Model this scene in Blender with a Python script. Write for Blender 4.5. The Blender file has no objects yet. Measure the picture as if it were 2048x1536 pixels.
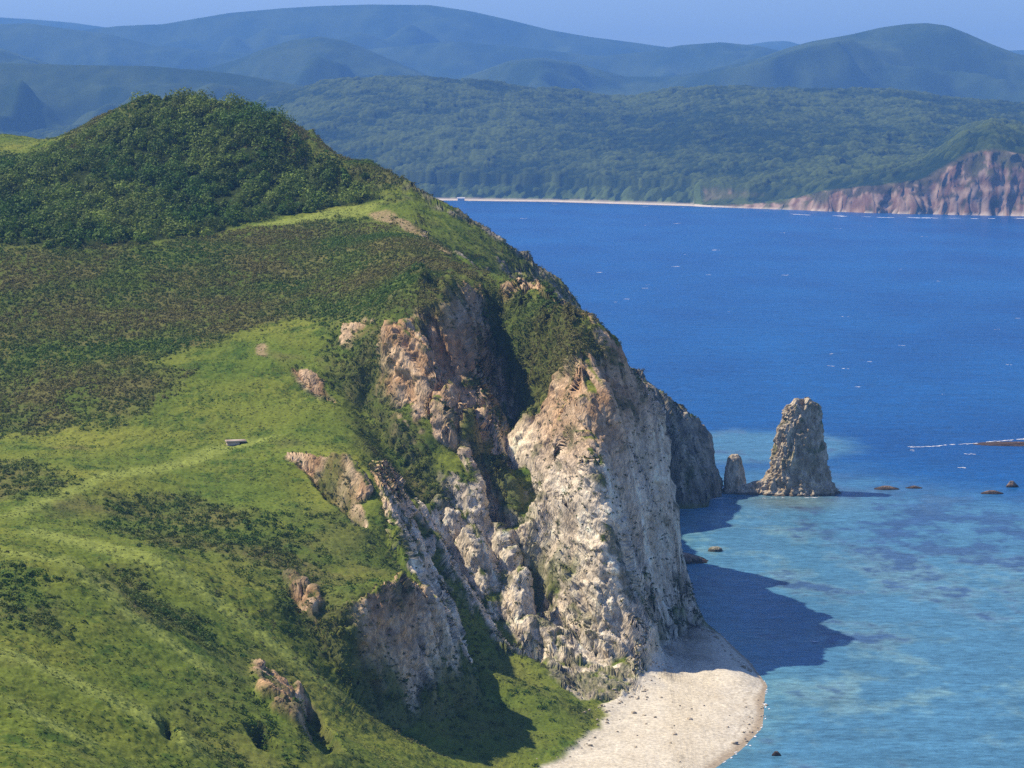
import bpy, math, random
import numpy as np
from mathutils import Vector

# ------------------------------------------------------------------ camera, sky, sun, exposure
H = 150.0                       # camera height above the sea, metres
F = 4818.0                      # focal length in pixels of a 2048 wide picture
PITCH = math.atan(518.0 / F)
SC = bpy.context.scene
C = SC.collection
cam = bpy.data.cameras.new('camera')
cam.sensor_width = 36.0
cam.lens = F / 2048.0 * 36.0
cam.clip_start = 5.0
cam.clip_end = 80000.0
camo = bpy.data.objects.new('camera', cam)
camo.location = (0, 0, H)
camo.rotation_euler = (math.pi / 2 - PITCH, 0, 0)
C.objects.link(camo)
SC.camera = camo

SUN_EL = math.radians(49)
TO_SUN = Vector((-0.92, 0.39, 0)).normalized()
SUN_AZ = math.atan2(TO_SUN.x, TO_SUN.y)
world = bpy.data.worlds.new('World')
SC.world = world
world.use_nodes = True
wn = world.node_tree
sky = wn.nodes.new('ShaderNodeTexSky')
sky.sky_type = 'NISHITA'
sky.sun_disc = False
sky.sun_elevation = SUN_EL
sky.sun_rotation = SUN_AZ
sky.air_density = 1.0
sky.dust_density = 0.3
sky.ozone_density = 4.0
bg = wn.nodes['Background']
tn = wn.nodes.new('ShaderNodeVectorMath'); tn.operation = 'MULTIPLY'
tn.inputs[1].default_value = (0.98, 1.02, 1.36)          # clear, deep blue northern air
wn.links.new(sky.outputs[0], tn.inputs[0])
wn.links.new(tn.outputs[0], bg.inputs['Color'])
bg.inputs['Strength'].default_value = 0.085
sl = bpy.data.lights.new('sun', 'SUN')
sl.energy = 5.0
sl.angle = math.radians(0.5)
sl.color = (1.0, 0.89, 0.71)
so = bpy.data.objects.new('sun', sl)
d = Vector((TO_SUN.x * math.cos(SUN_EL), TO_SUN.y * math.cos(SUN_EL), math.sin(SUN_EL)))
so.rotation_euler = d.to_track_quat('Z', 'Y').to_euler()
so.location = (-300, 0, 600)
C.objects.link(so)
vs = SC.view_settings
vs.view_transform = 'Standard'
vs.look = 'None'
vs.exposure = 0.38
vs.gamma = 1.0
SC.cycles.use_denoising = False
SC.cycles.volume_bounces = 1
SC.cycles.max_bounces = 5
SC.cycles.diffuse_bounces = 3
SC.cycles.glossy_bounces = 2
SC.cycles.transparent_max_bounces = 4

# ------------------------------------------------------------------ helpers
rng = np.random.default_rng(7)
cp, sp = math.cos(PITCH), math.sin(PITCH)

def slopes(u, v):
    """sight line through a photo pixel: (x per metre of y, z per metre of y)"""
    a = (np.asarray(u, float) - 1024.0) / F
    b = (768.0 - np.asarray(v, float)) / F
    den = cp + b * sp
    return a / den, (b * cp - sp) / den

def P(u, v, q):
    """world point seen at (u,v); q is its distance y when > 300, else its height z"""
    sx, sz = slopes(u, v)
    Y = q if q > 300 else (q - H) / sz
    return (float(sx * Y), float(Y), float(H + sz * Y))

_perm = np.random.default_rng(3).permutation(256)
_perm = np.concatenate([_perm, _perm, _perm])
_g = np.random.default_rng(5).normal(size=(256, 3))
_g /= np.linalg.norm(_g, axis=1)[:, None]
_g = _g.astype(np.float32)

def pn(x, y, z):
    """gradient noise, about -0.7..0.7"""
    x, y, z = np.broadcast_arrays(x, y, z)
    xi, yi, zi = np.floor(x).astype(np.int64), np.floor(y).astype(np.int64), np.floor(z).astype(np.int64)
    fx, fy, fz = (x - xi).astype(np.float32), (y - yi).astype(np.float32), (z - zi).astype(np.float32)
    xi &= 255; yi &= 255; zi &= 255
    w = lambda t: t * t * t * (t * (t * 6 - 15) + 10)
    wx, wy, wz = w(fx), w(fy), w(fz)
    out = 0
    for dx in (0, 1):
        ax = wx if dx else 1 - wx
        px = _perm[xi + dx]
        for dy in (0, 1):
            ay = wy if dy else 1 - wy
            py = _perm[px + yi + dy]
            for dz in (0, 1):
                az = wz if dz else 1 - wz
                g = _g[_perm[py + zi + dz]]
                out = out + ax * ay * az * (g[..., 0] * (fx - dx) + g[..., 1] * (fy - dy) + g[..., 2] * (fz - dz))
    return out

def fbm(x, y, z, octs=4, gain=0.5):
    r, a, f = 0, 1.0, 1.0
    for i in range(octs):
        r = r + a * pn(x * f + 17.3 * i, y * f + 5.1 * i, z * f + 9.7 * i)
        a *= gain; f *= 2.03
    return r

def ridged(x, y, z, octs=3):
    r, a, f = 0, 1.0, 1.0
    for i in range(octs):
        r = r + a * (1 - 2.6 * np.abs(pn(x * f + 31.7 * i, y * f + 3.3 * i, z * f + 12.1 * i)))
        a *= 0.5; f *= 2.1
    return r

def cells(x, y, s):
    """distance to the nearest jittered point and that point's random number"""
    gx, gy = np.floor(x / s).astype(np.int64), np.floor(y / s).astype(np.int64)
    best = np.full(x.shape, 9e9); rid = np.zeros(x.shape)
    for i in (-1, 0, 1):
        for j in (-1, 0, 1):
            a, b_ = gx + i, gy + j
            h1 = _perm[(_perm[a & 255] + b_) & 255]; h2 = _perm[(h1 + 77) & 255]; h3 = _perm[(h2 + 31) & 255]
            dx = (a + .15 + .7 * h1 / 255.) * s - x; dy = (b_ + .15 + .7 * h2 / 255.) * s - y
            d2 = dx * dx + dy * dy
            m_ = d2 < best
            best = np.where(m_, d2, best); rid = np.where(m_, h3 / 255., rid)
    return np.sqrt(best) / s, rid

def facets(x, y, s):
    """flat tilted plates with creases between them"""
    gx, gy = np.floor(x / s).astype(np.int64), np.floor(y / s).astype(np.int64)
    best = np.full(x.shape, 9e9); out = np.zeros(x.shape)
    for i in (-1, 0, 1):
        for j in (-1, 0, 1):
            a, b_ = gx + i, gy + j
            h1 = _perm[(_perm[a & 255] + b_) & 255]; h2 = _perm[(h1 + 77) & 255]; h3 = _perm[(h2 + 31) & 255]; h4 = _perm[(h3 + 13) & 255]
            dx = x - (a + .1 + .8 * h1 / 255.) * s; dy = y - (b_ + .1 + .8 * h2 / 255.) * s
            d2 = dx * dx + dy * dy
            hh = ((h3 / 127.5 - 1) * dx + (h4 / 127.5 - 1) * dy) / s + .6 * (h2 / 255. - .5)
            m_ = d2 < best
            best = np.where(m_, d2, best); out = np.where(m_, hh, out)
    return out

def sstep(a, b, x):
    t = np.clip((x - a) / (b - a), 0, 1)
    return t * t * (3 - 2 * t)

def link_mesh(name, verts, faces, mat=None, smooth=True, parent=None, cols=None, nf=None):
    """faces: (n,3) or (n,4) int array"""
    me = bpy.data.meshes.new(name)
    verts = np.ascontiguousarray(verts, np.float32)
    faces = np.ascontiguousarray(faces, np.int32)
    k = faces.shape[1]
    me.vertices.add(len(verts)); me.vertices.foreach_set('co', verts.ravel())
    me.loops.add(faces.size); me.loops.foreach_set('vertex_index', faces.ravel())
    me.polygons.add(len(faces))
    me.polygons.foreach_set('loop_start', np.arange(0, faces.size, k, dtype=np.int32))
    if smooth:
        me.polygons.foreach_set('use_smooth', np.ones(len(faces), bool))
    me.update(calc_edges=True)
    if cols is not None:
        for an, arr in cols.items():
            at = me.attributes.new(an, 'FLOAT_COLOR', 'POINT')
            full = np.ones((len(verts), 4), np.float32)
            full[:, :arr.shape[1]] = arr
            at.data.foreach_set('color', full.ravel())
    if mat is not None:
        me.materials.append(mat)
    o = bpy.data.objects.new(name, me)
    C.objects.link(o)
    if parent is not None:
        o.parent = parent
    return o

def grid_faces(nr, nc):
    i = np.arange(nr - 1)[:, None] * nc + np.arange(nc - 1)[None, :]
    i = i.ravel()
    return np.stack([i, i + 1, i + nc + 1, i + nc], 1)

def tag(o, label=None, cat=None, group=None, kind=None):
    if label: o['label'] = label
    if cat: o['category'] = cat
    if group: o['group'] = group
    if kind: o['kind'] = kind
    return o

# ------------------------------------------------------------------ materials
def new_mat(name, rough=0.9, spec=0.2):
    m = bpy.data.materials.new(name)
    m.use_nodes = True
    n = m.node_tree.nodes
    b = n['Principled BSDF']
    b.inputs['Roughness'].default_value = rough
    b.inputs['Specular IOR Level'].default_value = spec
    return m, m.node_tree, b

def attr_mat(name, rough=0.95, spec=0.1, nscale=0.6, lo=0.7, hi=1.3, bump=0.0, bscale=1.0, bdist=0.5, stretch=(1, 1, 1)):
    m, nt, b = new_mat(name, rough, spec)
    N, L = nt.nodes, nt.links
    at = N.new('ShaderNodeAttribute'); at.attribute_name = 'tint'
    geo = N.new('ShaderNodeNewGeometry')
    mp = N.new('ShaderNodeMapping'); mp.inputs['Scale'].default_value = stretch
    L.new(geo.outputs['Position'], mp.inputs['Vector'])
    nz = N.new('ShaderNodeTexNoise'); nz.inputs['Scale'].default_value = nscale
    nz.inputs['Detail'].default_value = 6; nz.inputs['Roughness'].default_value = 0.65
    L.new(mp.outputs[0], nz.inputs['Vector'])
    mr = N.new('ShaderNodeMapRange')
    mr.inputs['From Min'].default_value = 0.3; mr.inputs['From Max'].default_value = 0.7
    mr.inputs['To Min'].default_value = lo; mr.inputs['To Max'].default_value = hi
    L.new(nz.outputs['Fac'], mr.inputs['Value'])
    vm = N.new('ShaderNodeVectorMath'); vm.operation = 'SCALE'
    L.new(at.outputs['Color'], vm.inputs[0]); L.new(mr.outputs[0], vm.inputs['Scale'])
    L.new(vm.outputs[0], b.inputs['Base Color'])
    if bump:
        n2 = N.new('ShaderNodeTexNoise'); n2.inputs['Scale'].default_value = bscale
        n2.inputs['Detail'].default_value = 5; n2.inputs['Roughness'].default_value = 0.7
        L.new(mp.outputs[0], n2.inputs['Vector'])
        bp = N.new('ShaderNodeBump'); bp.inputs['Strength'].default_value = bump; bp.inputs['Distance'].default_value = bdist
        L.new(n2.outputs['Fac'], bp.inputs['Height'])
        L.new(bp.outputs[0], b.inputs['Normal'])
    return m

# ------------------------------------------------------------------ headland: surveyed lines, all in (pixel of the survey photo, distance or height)
LINES = []
def ln(*pts): LINES.append([P(*p) for p in pts])
def lp(*pts):
    """plateau lines, whose distances were first paced too long"""
    ln(*[(u, v, float(np.interp(q, [0, 301, 500, 600, 700, 760, 850, 1000, 1100, 1300, 1420], [0, 301, 500, 590, 672, 725, 790, 885, 955, 1120, 1220]))) for (u, v, q) in pts])
S1 = [(-250,262,1235),(0,270,1220),(100,284,1200),(130,272,1150),(200,236,1130),(262,208,1120),(380,204,1120),(480,218,1110),(590,260,1080),(700,330,1032),(780,352,1012),(820,374,1002),(870,402,992),(930,440,984),(1000,500,978),(1060,530,976),(1108,566,976),(1130,602,980),(1180,657,984),(1240,722,985),(1262,742,985),(1340,806,984),(1398,855,983),(1422,905,981),(1430,960,979)]
ln(*S1)
lp((-250,300,1330),(0,320,1290),(100,318,1290)); lp((0,400,1150),(0,450,1070),(0,500,1000),(0,580,930),(0,650,880),(0,760,810),(0,870,745),(0,950,660),(0,1040,590),(0,1120,530))
lp((-250,450,1060),(-250,650,880),(-250,870,740),(-250,1040,600),(-250,1200,500),(-250,1400,400),(-250,1700,320))
lp((380,300,1235),(380,380,1170),(400,440,1100)); lp((200,330,1225),(200,400,1150),(200,450,1085)); lp((600,350,1190),(620,410,1125)); lp((700,400,1140),(740,395,1135))
lp((300,500,1015),(300,580,940),(300,660,870)); lp((480,456,1080),(600,437,1097),(700,420,1108),(760,408,1115))
lp((600,560,960),(690,630,850)); lp((650,475,1050),(750,520,930)); ln((760,600,775),(820,548,788),(868,560,768),(884,596,758)); lp((400,660,862),(550,690,825),(620,745,790))
lp((150,750,800),(300,800,768),(470,885,730),(600,862,735)); lp((300,900,715),(500,950,690),(600,1000,667),(700,1020,655),(720,1060,640)); lp((200,950,665),(60,1010,612))
lp((400,1000,655),(500,1080,612),(600,1080,622)); lp((300,1030,635),(250,1080,590)); lp((660,1140,600),(600,1150,590),(560,1200,560),(620,1280,552),(680,1350,546))
ln((600,745,752),(650,790,738),(700,832,722),(740,890,702),(756,930,685)); ln((700,700,758),(750,672,752),(660,700,768)); ln((740,800,738),(780,880,715),(830,950,698),(880,1005,686))
ln((60,1065,566),(315,1124,552),(492,1252,540),(590,1321,532),(689,1400,526),(738,1469,517),(850,1536,508))
ln((0,1100,512),(148,1124,505),(295,1247,490),(433,1346,480),(520,1392,475),(600,1450,465),(700,1536,455),(800,1640,445))
ln((200,1160,540),(330,1215,530),(450,1290,520),(560,1372,514),(640,1445,503))
ln((0,1301,430),(172,1370,425),(315,1439,420),(418,1518,415),(500,1600,405)); ln((0,1395,388),(98,1444,386),(197,1493,384),(300,1560,378))
ln((-100,1240,458),(0,1284,453),(150,1350,449),(300,1422,445),(400,1492,441)); ln((-60,1350,410),(0,1378,408),(98,1430,406),(197,1480,403),(300,1545,398)); ln((0,1500,352),(100,1560,345)); ln((-100,1700,300.5),(300,1800,300.5),(600,1800,320))
B = [(760,425,952),(850,466,915),(900,506,875),(930,525,842),(960,545,815),(1020,560,806),(1100,592,786),(1150,660,756),(1190,702,738),(1262,752,728),(1300,805,728)]
ln(*B)
ln((1010,545,930),(1060,560,925)); ln((1040,560,935),(1080,590,925))
# first gully and its walls
ln((912,600,772),(960,608,788),(1000,632,796)); ln((985,680,786),(1012,740,776),(1038,800,764),(1052,860,752),(1066,930,735),(1082,968,723)); ln((886,630,752),(905,660,752),(925,655,765))
ln((811,657,738),(872,727,723),(908,758,716),(947,811,710),(940,850,708),(941,890,706),(925,904,706))
ln((930,700,757),(958,780,744),(985,850,736),(1015,910,727),(1035,955,719)); ln((965,850,729),(995,920,720))
ln((1080,640,762),(1105,700,738),(1130,745,714)); ln((1022,640,782),(1040,720,766)); ln((1065,800,738),(1078,850,718),(1092,920,705),(1115,985,692))
# white buttress
E = [(1120,640,738),(1150,705,706),(1178,790,687),(1192,850,681),(1180,920,674),(1176,960,668),(1212,1030,660),(1224,1105,655),(1196,1132,653),(1206,1180,650),(1232,1215,648),(1256,1262,644),(1262,1310,640),(1276,1374,3)]
ln(*E)
ln((1120,850,697),(1110,950,687),(1145,1010,675),(1160,1090,667)); ln((1100,780,715),(1140,800,700))
ln((1228,830,700),(1265,868,708),(1300,900,714),(1332,960,722),(1336,1010,730),(1338,1100,734),(1337,1190,734),(1336,1240,730))
ln((1250,900,694),(1290,1000,690),(1310,1100,686),(1302,1200,678),(1300,1290,662)); ln((1290,1345,3.5),(1320,1330,4.5),(1346,1306,4.5),(1358,1270,4)); ln((1368,1300,3.4),(1390,1278,3.2)); ln((1380,1250,3.0),(1402,1268,2.6),(1430,1290,2.4),(1455,1312,2.2),(1482,1338,1.9)); ln((1395,1310,4.4),(1440,1335,3.2),(1490,1360,2.0))
ln((1326,1100,714),(1320,1200,706),(1316,1280,686)); ln((1230,765,714),(1215,820,700))
ln((1345,1130,790),(1358,1172,771),(1370,1222,742))
# sloping rubble between the buttress and the apron
ln((1050,1060,682),(1085,1000,694),(1062,1035,690)); ln((1130,1060,676),(1120,1120,669),(1130,1170,664),(1180,1250,652),(1225,1320,642))
ln((1052,1140,664),(1056,1180,660),(1072,1235,654),(1110,1290,645),(1170,1342,633),(1236,1386,4))
ln((1066,1290,665),(1088,1332,4)); ln((1120,1345,5),(1160,1380,4))
# mid ribs
ln((780,665,738),(815,740,728),(832,790,722),(868,832,716),(893,870,710)); ln((870,780,722),(905,830,716),(932,872,711)); ln((850,740,735),(890,810,728),(915,860,723))
ln((828,806,724),(845,832,715),(852,880,706),(860,935,698),(872,975,690)); ln((795,832,718),(800,880,709),(825,930,700))
ln((846,800,738),(874,880,731),(905,955,720),(945,1010,706),(985,1075,694)); ln((892,900,730),(915,930,722))
ln((925,905,708),(945,950,700),(965,1000,692),(1000,1075,680)); ln((960,905,711),(1010,950,704),(1040,1005,697),(1064,1050,687),(1072,1082,681))
ln((872,975,690),(905,1012,682),(945,1040,675),(953,1100,668),(960,1150,663),(982,1200,659),(1004,1250,654))
ln((975,1060,690),(985,1130,682),(1002,1200,672)); ln((1012,1110,674),(1003,1180,664),(1008,1250,656)); ln((1035,1130,680),(1043,1180,676),(1056,1240,672))
ln((1020,1100,678),(1036,1130,676))
# terrace cliff spur and knob
J = [(580,905,678),(620,911,672),(700,914,660),(740,948,650),(765,1000,641),(790,1060,631),(800,1120,620),(826,1172,609),(862,1204,598)]
ln(*J)
ln((620,935,668),(680,975,655),(720,1010,643)); ln((768,955,682),(820,1020,672),(866,1080,660)); ln((797,1000,668),(828,1060,660),(850,1120,652),(874,1190,640))
ln((885,1045,688),(920,1120,674),(960,1205,662),(996,1268,652)); ln((905,1150,654),(942,1222,644),(990,1278,12)); ln((890,1250,625),(915,1310,13))
ln((704,1262,547),(730,1226,552),(780,1213,562),(830,1212,572),(872,1226,582)); ln((705,1370,542),(740,1390,545),(800,1412,552),(850,1372,566),(890,1340,576))
ln((700,1270,548),(690,1330,543)); ln((760,1160,590),(700,1180,572))
# apron below
ln((990,1276,13),(1050,1322,9.5),(1120,1372,6.5),(1200,1412,3.8)); ln((930,1318,14),(1000,1357,11.5),(1073,1402,8),(1117,1448,4.8))
ln((870,1400,10),(900,1420,8.5),(960,1450,6.5),(1040,1490,4)); ln((920,1360,11),(1000,1400,8),(1090,1450,4.8)); ln((850,1450,10),(900,1500,6.5),(1000,1530,3.5)); ln((760,1440,541),(850,1500,526),(960,1600,3))
ln((1010,1310,9),(1080,1375,6))
# beach
ln((1085,1530,2.6),(1180,1480,2.6),(1225,1430,2.8),(1270,1388,3.0)); ln((1300,1400,2.6),(1400,1450,1.9),(1250,1500,2),(1350,1500,1.6),(1200,1600,2)); ln((1380,1330,3.2),(1450,1360,2.0)); ln((1380,1400,2.2),(1480,1420,1.2))
COAST = [(1330,1650,0),(1430,1536,0),(1482,1500,0),(1524,1455,0),(1532,1370,0),(1500,1325,0),(1470,1298,0),(1430,1258,0),(1393,1235,0)]
ln(*COAST)
NW = [(1350,1006,0),(1400,998,0),(1436,992,0)]
ln(*NW)
ln((1262,800,945),(1300,836,945),(1342,876,948),(1382,930,955),(1420,968,968))

pts = []
for L_ in LINES:
    for a, b in zip(L_[:-1], L_[1:]):
        a, b = np.array(a), np.array(b)
        n = max(1, int(np.linalg.norm(b - a) / 5.0))
        for i in range(n): pts.append(a + (b - a) * i / n)
    pts.append(np.array(L_[-1]))
# ground that the photo hides: lee slopes, sea bed, and an invented valley behind the spur, dug low so sun reaches the bay
for (u, v, q) in S1:
    x, y, z = P(u, v, q)
    if u < 700:
        pts += [np.array((x, y + 90, z - 26)), np.array((x, y + 220, z - 80))]
    else:
        k = min(1, (u - 640) / 300)
        if u > 1300:
            pts += [np.array((x + 3, y + 16, z * .35 - 1)), np.array((x + 8, y + 28, -3.)), np.array((x + 30, y + 60, -6.))]; continue
        pts += [np.array((x + 10, y + 32, z * .45)), np.array((x + 22, y + 62, -3.)), np.array((x + 45, y + 110, -8.)), np.array((x + 120, y + 260, -12.))]
for (u, v, q) in B[4:]:
    x, y, z = P(u, v, q); pts.append(np.array((x + 5, y + 24, z - 8)))
for (u, v, q) in COAST:
    x, y, z = P(u, v, q)
    pts += [np.array((x + 5, y + 1, -.5)), np.array((x + 18, y + 2, -1.6)), np.array((x + 70, y, -5.)), np.array((x + 200, y, -9.))]
for (x, y, z) in [(45,765,7),(53,778,0),(60,788,-3),(42,800,22),(53,830,3),(60,835,-3),(36,860,28),(50,880,3),(57,890,-3),(36,900,36),(56,925,-1),(62,935,-3),(75,955,-4),(88,968,-3),(85,984,-3),(87,974,-3),(92,976,-4),(94,990,-4),(96,1005,-5),
                  (-8,850,80),(4,850,58),(18,850,38),(10,900,62),(24,900,42),(-5,905,80),(34,822,24),(28,800,40),(0,930,84),(15,800,62),(-60,1150,60),(0,1100,10),(-200,1400,20),(90,850,-6),(90,750,-6),(100,960,-6),(110,990,-7),(-150,1600,-5),(-350,1500,40),(-60,1500,-10),(100,1200,-14),(200,1400,-16),(300,700,-10),(300,500,-10),(300,1000,-12),
                  (70,500,-2),(40,450,-1),(10,400,6),(90,400,-5),(-10,350,10),(120,300,-8),(50,300,-1),(0,300,12)]:
    pts.append(np.array((x, y, z), float))
CP = np.array(pts)
# drop near duplicates in plan
keep = []
for i, p in enumerate(CP):
    ok = True
    for j in keep[-200:]:
        if abs(CP[j, 0] - p[0]) < 0.7 and abs(CP[j, 1] - p[1]) < 0.7:
            ok = False; break
    if ok: keep.append(i)
CP = CP[keep]
# rbf (multiquadric) + plane
CC = 1.6
n = len(CP)
D = np.sqrt((CP[:, None, 0] - CP[None, :, 0]) ** 2 + (CP[:, None, 1] - CP[None, :, 1]) ** 2 + CC * CC)
A = np.zeros((n + 3, n + 3)); A[:n, :n] = D - np.eye(n) * 0.4
Q = np.c_[np.ones(n), CP[:, :2] / 500]
A[:n, n:] = Q; A[n:, :n] = Q.T
W = np.linalg.solve(A, np.r_[CP[:, 2], 0, 0, 0])
print('headland controls', n, 'fit err', np.abs((D @ W[:n] + Q @ W[n:]) - CP[:, 2]).max())

GU = np.arange(-230, 1601, 5.0)                     # columns of the survey fan
GY = np.concatenate([np.arange(300, 1080, 1.0), np.arange(1080, 1640, 2.5)])
gs = slopes(GU, 900)[0]
Wf = W[:n].astype(np.float32)
cx, cy = CP[:, 0].astype(np.float32), CP[:, 1].astype(np.float32)
GZ = np.zeros((len(GY), len(GU)), np.float32)
for r, Y in enumerate(GY):
    X = (gs * Y).astype(np.float32)
    dd = np.sqrt((X[:, None] - cx[None]) ** 2 + (np.float32(Y) - cy[None]) ** 2 + np.float32(CC * CC))
    GZ[r] = dd @ Wf + W[n] + W[n + 1] * X / 500 + W[n + 2] * Y / 500

def base_z(x, y):
    s = x / y
    ci = np.clip((s - gs[0]) / (gs[-1] - gs[0]) * (len(gs) - 1), 0, len(gs) - 1.001)
    ri = np.interp(y, GY, np.arange(len(GY)))
    ri = np.clip(ri, 0, len(GY) - 1.001)
    c0 = ci.astype(int); r0 = ri.astype(int); fc = ci - c0; fr = ri - r0
    return ((GZ[r0, c0] * (1 - fc) + GZ[r0, c0 + 1] * fc) * (1 - fr) + (GZ[r0 + 1, c0] * (1 - fc) + GZ[r0 + 1, c0 + 1] * fc) * fr)

def ground(u, v, y0=302.0, y1=1600.0):
    """where the sight line through (u,v) first meets the ground"""
    sx, sz = slopes(u, v)
    Y = np.arange(y0, y1, 0.5)
    zt = base_z(sx * Y, Y); zr = H + sz * Y
    hit = np.nonzero(zr <= zt)[0]
    if len(hit) == 0: return None
    y = Y[hit[0]]
    return float(sx * y), float(y), float(base_z(np.array([sx * y]), np.array([y]))[0])

# adaptive fan mesh
NC, NR = 880, 1400
cu = np.linspace(-225, 1595, NC)
cs = slopes(cu, 900)[0]
fy = np.arange(302, 1620, 0.4)
VX = np.zeros((NR, NC)); VY = np.zeros((NR, NC)); VZ = np.zeros((NR, NC))
acc = []
for c in range(NC):
    z = base_z(cs[c] * fy, fy)
    m = np.sqrt((0.22 * np.diff(fy)) ** 2 + np.diff(z) ** 2) / fy[1:]
    m = np.where((z[1:] < -2), m * 0.15, m)
    acc.append(m)
acc = np.array(acc)
k = np.hanning(33); k /= k.sum()
accp = np.pad(acc, ((16, 16), (0, 0)), mode='edge')
accs = sum(k[i] * accp[i:i + NC] for i in range(33))
for c in range(NC):
    cum = np.r_[0, np.cumsum(accs[c])]
    yy = np.interp(np.linspace(0, cum[-1], NR), cum, fy)
    VY[:, c] = yy; VX[:, c] = cs[c] * yy; VZ[:, c] = base_z(cs[c] * yy, yy)

def normals(X, Y, Z):
    du = np.stack([np.gradient(a, axis=1) for a in (X, Y, Z)], -1)
    dv = np.stack([np.gradient(a, axis=0) for a in (X, Y, Z)], -1)
    nn = np.cross(du, dv)
    nn /= np.linalg.norm(nn, axis=-1, keepdims=True) + 1e-9
    return nn
NN = normals(VX, VY, VZ)
print('headland mesh', VX.size, 'nz', NN[..., 2].mean())

# ------------------------------------------------------------------ ground cover zones: outlines surveyed on the ground, kept as plan polygons in metres
def plan(px):
    out = []
    for p_ in px:
        if len(p_) == 3:
            out.append(P(*p_)[:2]); continue
        g = ground(*p_)
        if g is not None: out.append(g[:2])
    return np.array(out)

def sdist(x, y, poly):
    """signed distance in metres, positive inside"""
    d2 = np.full(x.shape, 1e12); ins = np.zeros(x.shape, bool)
    for (x0, y0), (x1, y1) in zip(poly, np.roll(poly, -1, 0)):
        ex, ey = x1 - x0, y1 - y0
        t = np.clip(((x - x0) * ex + (y - y0) * ey) / (ex * ex + ey * ey + 1e-9), 0, 1)
        d2 = np.minimum(d2, (x - x0 - t * ex) ** 2 + (y - y0 - t * ey) ** 2)
        c = ((y0 > y) != (y1 > y)) & (x < ex * (y - y0) / (ey + 1e-12) + x0)
        ins ^= c
    return np.where(ins, 1, -1) * np.sqrt(d2)

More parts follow.
